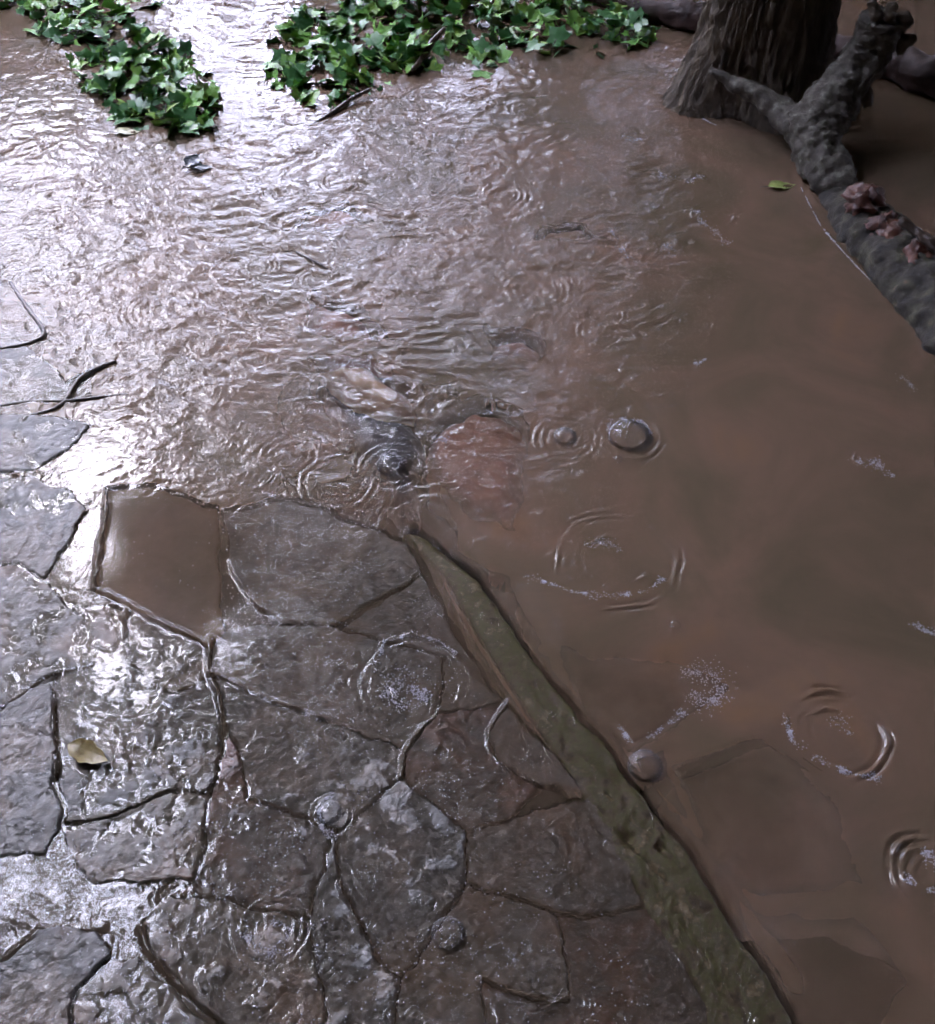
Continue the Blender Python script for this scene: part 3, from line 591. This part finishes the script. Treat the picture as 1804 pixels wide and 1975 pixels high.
# ---------------------------------------------------------------- ivy
LEAF = [(0,0),(.22,-.16),(.52,-.14),(.42,.16),(.62,.42),(.30,.52),(.0,1.0),(-.30,.52),(-.62,.42),(-.42,.16),(-.52,-.14),(-.22,-.16)]
def leaf_geo(size, rot, tilt, roll, fold=.25):
    out = []
    for (x, y) in LEAF + [(0, .45), (.25, .2), (-.25, .2)]:
        z = abs(x) * fold - .18 * (y - .3) ** 2
        v = Vector((x, y - .3, z)) * size; out.append(v)
    import mathutils
    M = mathutils.Euler((tilt, roll, rot)).to_matrix(); return [M @ v for v in out]
LF = []
for k in range(12):
    a, b = k, (k + 1) % 12
    c = 12 if k in (5, 6) else (13 if k < 6 else 14)
    LF.append((c, a, b))
LF += [(12, 5, 13), (13, 0, 12), (12, 0, 14), (14, 7, 12)]
LF = [f for f in LF]
def ivy(poly, n, zmax, label, sizes=(.018, .062), group="ivy trailing in the flood water", open_=.0):
    wp = WP(poly); xs = [p[0] for p in wp]; ys = [p[1] for p in wp]
    vs = {0: [], 1: [], 2: []}; fs = {0: [], 1: [], 2: []}; stems = []
    cnt = 0; tries = 0
    while cnt < n and tries < n * 30:
        tries += 1
        x = random.uniform(min(xs), max(xs)); y = random.uniform(min(ys), max(ys))
        d = float(poly_sd(np.array([x]), np.array([y]), wp)[0]) + .11 * mnoise.noise(Vector((x * 9, y * 9, 1))) + .02 * random.gauss(0, 1)
        if d < 0: continue
        dn = mnoise.noise(Vector((x * 11, y * 11, 5)))
        if dn < -.22 + open_ and random.random() < .85: continue
        zt = zmax * min(1, d / .12) * (.55 + .8 * max(0, dn)) ; z = random.uniform(-.009, max(.006, zt))
        s = random.uniform(*sizes) * (1.25 if random.random() < .1 else 1)
        g = leaf_geo(s, random.uniform(0, 6.28), random.gauss(-.12, .5), random.gauss(0, .5), random.uniform(0, .35))
        w = random.choice((0, 0, 0, 1, 1, 1, 2))
        b0 = len(vs[w]); vs[w] += [v + Vector((x, y, z)) for v in g]; fs[w] += [tuple(b0 + i for i in f) for f in LF]
        cnt += 1
        if random.random() < .3: stems.append((x, y, z))
    c = (sum(xs) / len(xs), sum(ys) / len(ys), 0)
    root = link("ivy", None, loc=c); tag(root, label, "ivy", group)
    for w, m in ((0, M_leaf), (1, M_leaf2), (2, M_leaf3)):
        me = pymesh("leaves", vs[w], fs[w], False); recenter(me, c); link("leaves", me, m, root)
    # vines: join neighbouring points by thin runners, one mesh
    V = []; Fc = []
    for i in range(0, len(stems)):
        a = Vector(stems[i]); best = sorted(stems, key=lambda q: (Vector(q) - a).length)[1:3]
        for q in best:
            q = Vector(q); m_ = (a + q) / 2 + Vector((random.gauss(0, .01), random.gauss(0, .01), -.006)); r = .0016
            b0 = len(V)
            for p in (a - Vector((0, 0, .004)), m_, q - Vector((0, 0, .004))):
                for k in range(5): V.append(p + Vector((r * math.cos(k * 1.2566), r * .7 * math.sin(k * 1.2566), r * math.sin(k * 1.2566))))
            for s_ in range(2):
                for k in range(5): Fc.append((b0 + s_ * 5 + k, b0 + s_ * 5 + (k + 1) % 5, b0 + (s_ + 1) * 5 + (k + 1) % 5, b0 + (s_ + 1) * 5 + k))
    me = pymesh("vines", V, Fc); recenter(me, c); link("vines", me, M_twig, root)
ivy([(20,-60),(150,-110),(300,-60),(290,20),(250,40),(330,70),(350,110),(190,130),(140,110),(110,60),(40,30)], 420, .09, "ivy entering from the top left corner with pale glinting leaves")
ivy([(150,110),(350,100),(400,160),(420,215),(395,262),(330,262),(240,235),(190,190),(165,150)], 330, .10, "ivy tongue with large bright green leaves trailing into the left of the stream")
ivy([(510,110),(560,60),(640,20),(700,40),(780,60),(800,130),(760,170),(690,190),(610,205),(545,190)], 330, .06, "sparse drowned ivy on the left end of the central patch", open_=.12)
ivy([(640,20),(760,-110),(1000,-110),(1010,60),(960,110),(800,150),(770,60)], 520, .11, "dense dark ivy in the middle of the central patch around the tan stick")
ivy([(990,-110),(1220,-110),(1270,40),(1250,90),(1130,105),(950,115),(1000,40)], 380, .09, "dark shaded ivy at the right end of the central patch by the trunk")

# ---------------------------------------------------------------- single leaves
def one_leaf(px, py, z, size, rot, tilt, m, label, elong=1.0, curl=.5):
    n = 14; verts = []; faces = []
    for i in range(n + 1):
        t = i / n; w = math.sin(math.pi * t ** .8) ** 1.0 * .25
        for k in range(7):
            s = (k - 3) / 3; x = (t - .5); y = s * w * (1 + .10 * math.sin(t * 23 + s * 3)); z_ = curl * (abs(s) ** 2) * w * .8 + .10 * math.sin(t * 5 + 1) + .015 * math.sin(t * 31 + s * 9)
            verts.append(Vector((x * size * elong, y * size, z_ * size * .5)))
    for i in range(n):
        for k in range(6): a = i * 7 + k; faces.append((a, a + 1, a + 8, a + 7))
    me = pymesh("leaf", verts, faces); o = link("fallen_leaf", me, m, loc=tuple(P(px, py, z))); o.rotation_euler = (tilt, 0, rot); tag(o, label, "leaf")
    st = tube("stalk", [(-.5 * size * elong, 0, .02 * size), (-.62 * size * elong, .03 * size, .03 * size), (-.75 * size * elong, .02 * size, .01 * size)], [.0018, .0014, .0012], 8, 4, 0); link("stalk", st, M_twig, o)
    return o
M_lbrown = solid("dead_leaf", [(.3, (.12, .085, .03)), (.6, (.27, .21, .09)), (.8, (.36, .3, .15))], 40, .35, bump=.6, coat=.5)
M_lgreen = solid("yellow_green_leaf", [(.3, (.16, .2, .05)), (.7, (.38, .42, .14))], 30, .35, bump=.5, coat=.4)
M_ldark = solid("dark_sodden_leaf", [(.3, (.008, .012, .014)), (.7, (.02, .028, .03))], 30, .3, bump=.5, coat=.6)
M_lpale = solid("pale_leaf", [(.3, (.3, .3, .16)), (.7, (.5, .48, .3))], 30, .35, bump=.5, coat=.4)
one_leaf(170, 1452, .014, .072, -.38, .1, M_lbrown, "curled yellow brown leaf on a wet flagstone at lower left")
one_leaf(1508, 358, .003, .075, .2, 0, M_lgreen, "yellow green leaf floating beside the rotten log")
one_leaf(245, 254, .004, .07, .1, 0, M_lpale, "pale cream leaf at the lower tip of the left ivy")
one_leaf(372, 308, .012, .07, 1.2, .3, M_ldark, "black sodden leaf standing in the stream below the left ivy")
one_leaf(388, 322, .006, .06, .2, 0, M_ldark, "flat black leaf at the foot of the upright sodden one")

# ---------------------------------------------------------------- bubbles
def bubble_mat():
    m, N, L = mat("bubble_film"); out = N.new("ShaderNodeOutputMaterial")
    tr = N.new("ShaderNodeBsdfTransparent"); gl = N.new("ShaderNodeBsdfGlossy"); gl.inputs['Roughness'].default_value = .04
    fr = N.new("ShaderNodeFresnel"); fr.inputs[0].default_value = 1.33
    geo = N.new("ShaderNodeNewGeometry"); n = noise_n(N, L, 60, 3, .5, geo.outputs['Position'], 1)
    bp = N.new("ShaderNodeBump"); bp.inputs['Distance'].default_value = .003; bp.inputs['Strength'].default_value = .5; L.new(n.outputs['Fac'], bp.inputs['Height'])
    L.new(bp.outputs[0], gl.inputs['Normal'])
    df = N.new("ShaderNodeBsdfDiffuse"); df.inputs[0].default_value = (.6, .6, .66, 1); n2 = noise_n(N, L, 95, 4, .6, geo.outputs['Position'], 2.2); rp = ramp(N, L, n2.outputs['Fac'], [(.50, (.0,) * 3), (.64, (.40,) * 3)]); md = N.new("ShaderNodeMixShader"); lw = N.new('ShaderNodeLayerWeight'); lw.inputs[0].default_value = .5; pw = node(N, 'ShaderNodeMath', operation='POWER'); L.new(lw.outputs['Facing'], pw.inputs[0]); pw.inputs[1].default_value = 4.0; ma = node(N, 'ShaderNodeMath', operation='MULTIPLY_ADD'); L.new(pw.outputs[0], ma.inputs[0]); ma.inputs[1].default_value = .85; mb = node(N, 'ShaderNodeMath', operation='MULTIPLY'); L.new(rp.outputs[0], mb.inputs[0]); mb.inputs[1].default_value = .3; L.new(mb.outputs[0], ma.inputs[2]); L.new(ma.outputs[0], md.inputs[0]); L.new(tr.outputs[0], md.inputs[1]); L.new(df.outputs[0], md.inputs[2])
    mx = N.new("ShaderNodeMixShader"); fm = node(N, 'ShaderNodeMath', operation='MULTIPLY'); L.new(fr.outputs[0], fm.inputs[0]); fm.inputs[1].default_value = .9; L.new(fm.outputs[0], mx.inputs[0]); L.new(md.outputs[0], mx.inputs[1]); L.new(gl.outputs[0], mx.inputs[2]); L.new(mx.outputs[0], out.inputs[0]); return m
M_bub = bubble_mat()
BUB = [(1215,842,42,"largest clear bubble on the brown water right of the reddish drowned stone"),(755,898,28,"bubble inside ring ripples just left of the reddish drowned stone"),
 (1245,1478,34,"bubble beside the timber at the pale slab corner"),(864,1800,32,"bubble sitting on the paving at lower centre"),
 (1090,842,22,"small bubble between the reddish drowned stone and the largest bubble"),(1192,886,9,"tiny bubble just below the largest one"),(1302,1206,11,"tiny bubble alone over the broad drowned slab"),(635,1568,24,"bubble with a bright left rim on the rusty paving")]
for (px, py, rp, lab) in BUB:
    c = P(px, py); r = abs(P(px + rp, py)[0] - c[0]); verts = []; faces = []; n1, n2 = 40, 12
    for i in range(n2 + 1):
        b = math.pi / 2 * i / n2
        for k in range(n1):
            a = 2 * math.pi * k / n1; verts.append((r * math.cos(b) * math.cos(a), r * math.cos(b) * math.sin(a), r * .6 * math.sin(b)))
    for i in range(n2):
        for k in range(n1): a = i * n1 + k; b = i * n1 + (k + 1) % n1; faces.append((a, b, b + n1, a + n1))
    o = link("bubble", pymesh("bubble", verts, faces), M_bub, loc=(c[0], c[1], .0)); tag(o, lab, "bubble", "rain bubbles on the water")

# ---------------------------------------------------------------- froth and splashes: rain bubbles, plus pale specks painted in for glints
def froth_glint_mat():
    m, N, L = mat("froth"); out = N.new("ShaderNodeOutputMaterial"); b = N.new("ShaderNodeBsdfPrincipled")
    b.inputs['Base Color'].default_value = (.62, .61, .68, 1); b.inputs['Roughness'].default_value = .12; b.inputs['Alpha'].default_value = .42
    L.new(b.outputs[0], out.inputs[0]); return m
M_froth_glint = froth_glint_mat()  # one pale material for real froth and painted-in glints
DOME_V = []; DOME_F = []
for i in range(3):
    for k in range(6):
        a = math.pi / 3 * k; b_ = (0, .62, 1.15)[i]; DOME_V.append((math.cos(b_) * math.cos(a), math.cos(b_) * math.sin(a), math.sin(b_)))
DOME_V.append((0, 0, 1))
for i in range(2):
    for k in range(6): DOME_F.append((i * 6 + k, i * 6 + (k + 1) % 6, i * 6 + 6 + (k + 1) % 6, i * 6 + 6 + k))
DOME_T = [(12 + k, 12 + (k + 1) % 6, 18) for k in range(6)]
DV = np.array(DOME_V)
def drops(name, pts, rads, m, flat=.8, zoff=0):
    n = len(pts); pts = np.array(pts); rads = np.array(rads)
    V = pts[:, None, :] + DV[None] * rads[:, None, None] * np.array([1, 1, flat])
    V = V.reshape(-1, 3); F = []
    for i in range(n):
        o_ = i * 19; F += [tuple(o_ + q for q in f) for f in DOME_F] + [tuple(o_ + q for q in f) for f in DOME_T]
    c = pts.mean(0); c[2] = 0; me = pymesh(name, V - c, F); return link(name, me, m, loc=tuple(c))
def water_z(x, y):
    px_, py_ = pix(x, y); j = int(round((py_ - gys[0]) / 2.6)); i = int(round((px_ - gxs[0]) / 2.6))
    j = min(max(j, 0), len(gys) - 1); i = min(max(i, 0), len(gxs) - 1); return float(max(h[j, i], S[j, i]))
def arc_pts(line, n, spread, rmax):
    L_ = [np.array(Pn(float(a), float(b))) for a, b in line]; seg_ = [np.linalg.norm(q - p) for p, q in zip(L_[:-1], L_[1:])]; tot = sum(seg_); out = []; rad_ = []
    for _ in range(n):
        cl_ = random.random(); t = (cl_ + .05 * math.sin(cl_ * 23)) % 1 * tot; k = 0
        while k < len(seg_) - 1 and t > seg_[k]: t -= seg_[k]; k += 1
        p = L_[k] + (L_[k + 1] - L_[k]) * (t / seg_[k]); w = spread * (.3 + abs(mnoise.noise(Vector((p[0] * 30, p[1] * 30, 3)))) * 2)
        if mnoise.noise(Vector((p[0] * 45, p[1] * 45, 9))) < -.30: continue
        p = p + np.random.default_rng(int(random.random() * 1e9)).normal(0, w, 2)
        out.append((p[0], p[1], water_z(p[0], p[1]) - .0002)); rad_.append(random.uniform(.0006, rmax * 1.5))
    return out, rad_
SPL = [
 ([(1010,1112),(1060,1125),(1110,1142),(1180,1150),(1250,1140),(1285,1110)], 130, .0022, .0016, "long ragged splash arc on the near side of the biggest ring ripple"),
 ([(1130,1052),(1165,1042),(1195,1060)], 40, .003, .0014, "small splash at the centre of the biggest ring ripple"),
 ([(1515,1385),(1530,1430),(1580,1465),(1640,1492),(1700,1500)], 150, .0028, .0017, "curved splash arc far right in front of the ring ripple"),
 ([(1600,1400),(1625,1385),(1640,1415)], 40, .003, .0013, "faint small splash inside the far right ring ripple"),
 ([(1645,880),(1670,900),(1695,885),(1700,910),(1728,918)], 70, .0028, .0016, "splash high on the brown water near the right edge"),
 ([(1330,688),(1345,702),(1362,692)], 45, .0025, .0014, "tiny pale splash right of the dense ripples"),
 ([(1735,725),(1755,738),(1765,752)], 24, .003, .0012, "faint tiny splash close to the right edge under the rotten log"),
 ([(1765,1205),(1790,1218),(1815,1225)], 50, .0024, .0016, "splash cut by the right edge at mid height"),
 ([(1770,1630),(1790,1650),(1810,1665)], 50, .003, .0018, "splash cut by the lower right edge, the upper of two"),
 ([(1745,1690),(1775,1712),(1810,1722)], 60, .003, .0018, "splash cut by the lower right edge, the lower of two"),
 ([(1340,400),(1355,432),(1385,450),(1400,470)], 60, .004, .0018, "slanting splash on the brown water below the trunk"),
 ([(1260,335),(1290,345),(1330,350),(1355,340)], 70, .005, .0018, "splash streak on the brown water left of the forked branch"),
 ([(1200,262),(1225,272),(1238,268)], 40, .004, .0017, "small splash below the right end of the ivy"),
 ([(1285,470),(1298,488)], 34, .005, .0017, "round splash patch at mid distance right of the ripples"),
 ([(1180,440),(1190,470),(1215,500)], 50, .006, .0018, "splash at the right border of the rippled water"),
 ([(728,1282),(742,1240),(795,1226),(848,1238),(884,1266)], 110, .0012, .0012, "thin arched line of froth above the bursting bubble"),
 ([(735,1300),(770,1310),(795,1330),(830,1345),(770,1365),(740,1330)], 190, .0055, .0018, "frothy patch of the bursting bubble on the paving"),
 ([(1320,1300),(1360,1290),(1395,1320),(1370,1365),(1335,1340)], 170, .006, .0015, "pale lilac froth patch at the right end of the slab corner"),
 ([(1195,1400),(1215,1432),(1260,1415),(1300,1390),(1320,1370)], 110, .0026, .0016, "froth lying along the pale corner of the drowned slab"),
 ([(640,1530),(615,1560),(622,1600),(645,1615)], 90, .002, .0015, "froth crescent left of the bubble on the rusty paving"),
 ([(460,1790),(500,1835),(540,1840),(560,1790),(520,1775)], 100, .003, .0015, "ring of froth on the curved rimmed flagstone"),
 ([(1172,835),(1180,810),(1215,803),(1245,815),(1258,840)], 80, .0012, .0012, "pale specks for the bright rim on the far side of the largest bubble"),  # pale arc painted in as the bubble's rim highlight
 ([(820,830),(850,850),(880,845)], 60, .005, .0016, "glinting froth over the reddish drowned stone"),
 ([(730,880),(755,870),(778,890),(765,905)], 60, .002, .0012, "pale specks for the bright rim of the bubble left of the reddish stone"),  # rim highlight of this bubble, likewise made of pale specks
]
for (line, n, spd, rm, lab) in SPL:
    p_, r_ = arc_pts(line, int(n * 3.2), spd * 1.9, rm * .62); o = drops("rain_splash", p_, r_, M_froth_glint); tag(o, lab, "splash", "rain splashes on the flood water")
# pale specks painting the meniscus glint where water meets trunk and log
for (line, nm, lab) in (([(1292,178),(1304,196),(1334,218),(1386,244)], "waterline_glint", "pale specks put in for the waterline glint along the foot of the trunk"), ([(1545,362),(1562,395),(1584,437),(1634,494),(1684,546),(1730,588)], "waterline_glint", "pale specks put in for the waterline glint along the rotten log")):
    p_, r_ = arc_pts(line, 1500, .0009, .0011); o = drops(nm, p_, r_, M_froth_glint); tag(o, lab, "froth")
# uncountable pale specks painted in as glints on paving and rippled water
pp_, rr2 = [], []
g2 = np.random.default_rng(77)
for _ in range(30000):
    px_, py_ = g2.uniform(-40, 1250), g2.uniform(120, 2000)
    lim = 1180 if py_ < 700 else np.interp(py_, [700, 1000, 2000], [1050, 720, 1300])
    if px_ > lim: continue
    x_, y_ = Pn(px_, py_); q = mnoise.noise(Vector((x_ * 12, y_ * 12, 2))) + .6 * mnoise.noise(Vector((x_ * 35, y_ * 35, 4)))
    wgt = (.10 if py_ < 850 else np.interp(px_, [0, 500, 1100], [.55, .45, .22]))
    if 200 < px_ < 430 and 930 < py_ < 1230: wgt = .08
    if g2.random() > wgt * max(0, min(1.6, .35 + 2.2 * q)): continue
    pp_.append((x_, y_, water_z(x_, y_) - .0002)); rr2.append(g2.uniform(.0005, .0014) * (1 if py_ > 700 else 1.4))
o = drops("glint_specks", pp_, rr2, M_froth_glint, .6); tag(o, "scattered pale specks standing for glints over the wet paving and ripples", "glint", kind="stuff")
print("drops", len(pp_))
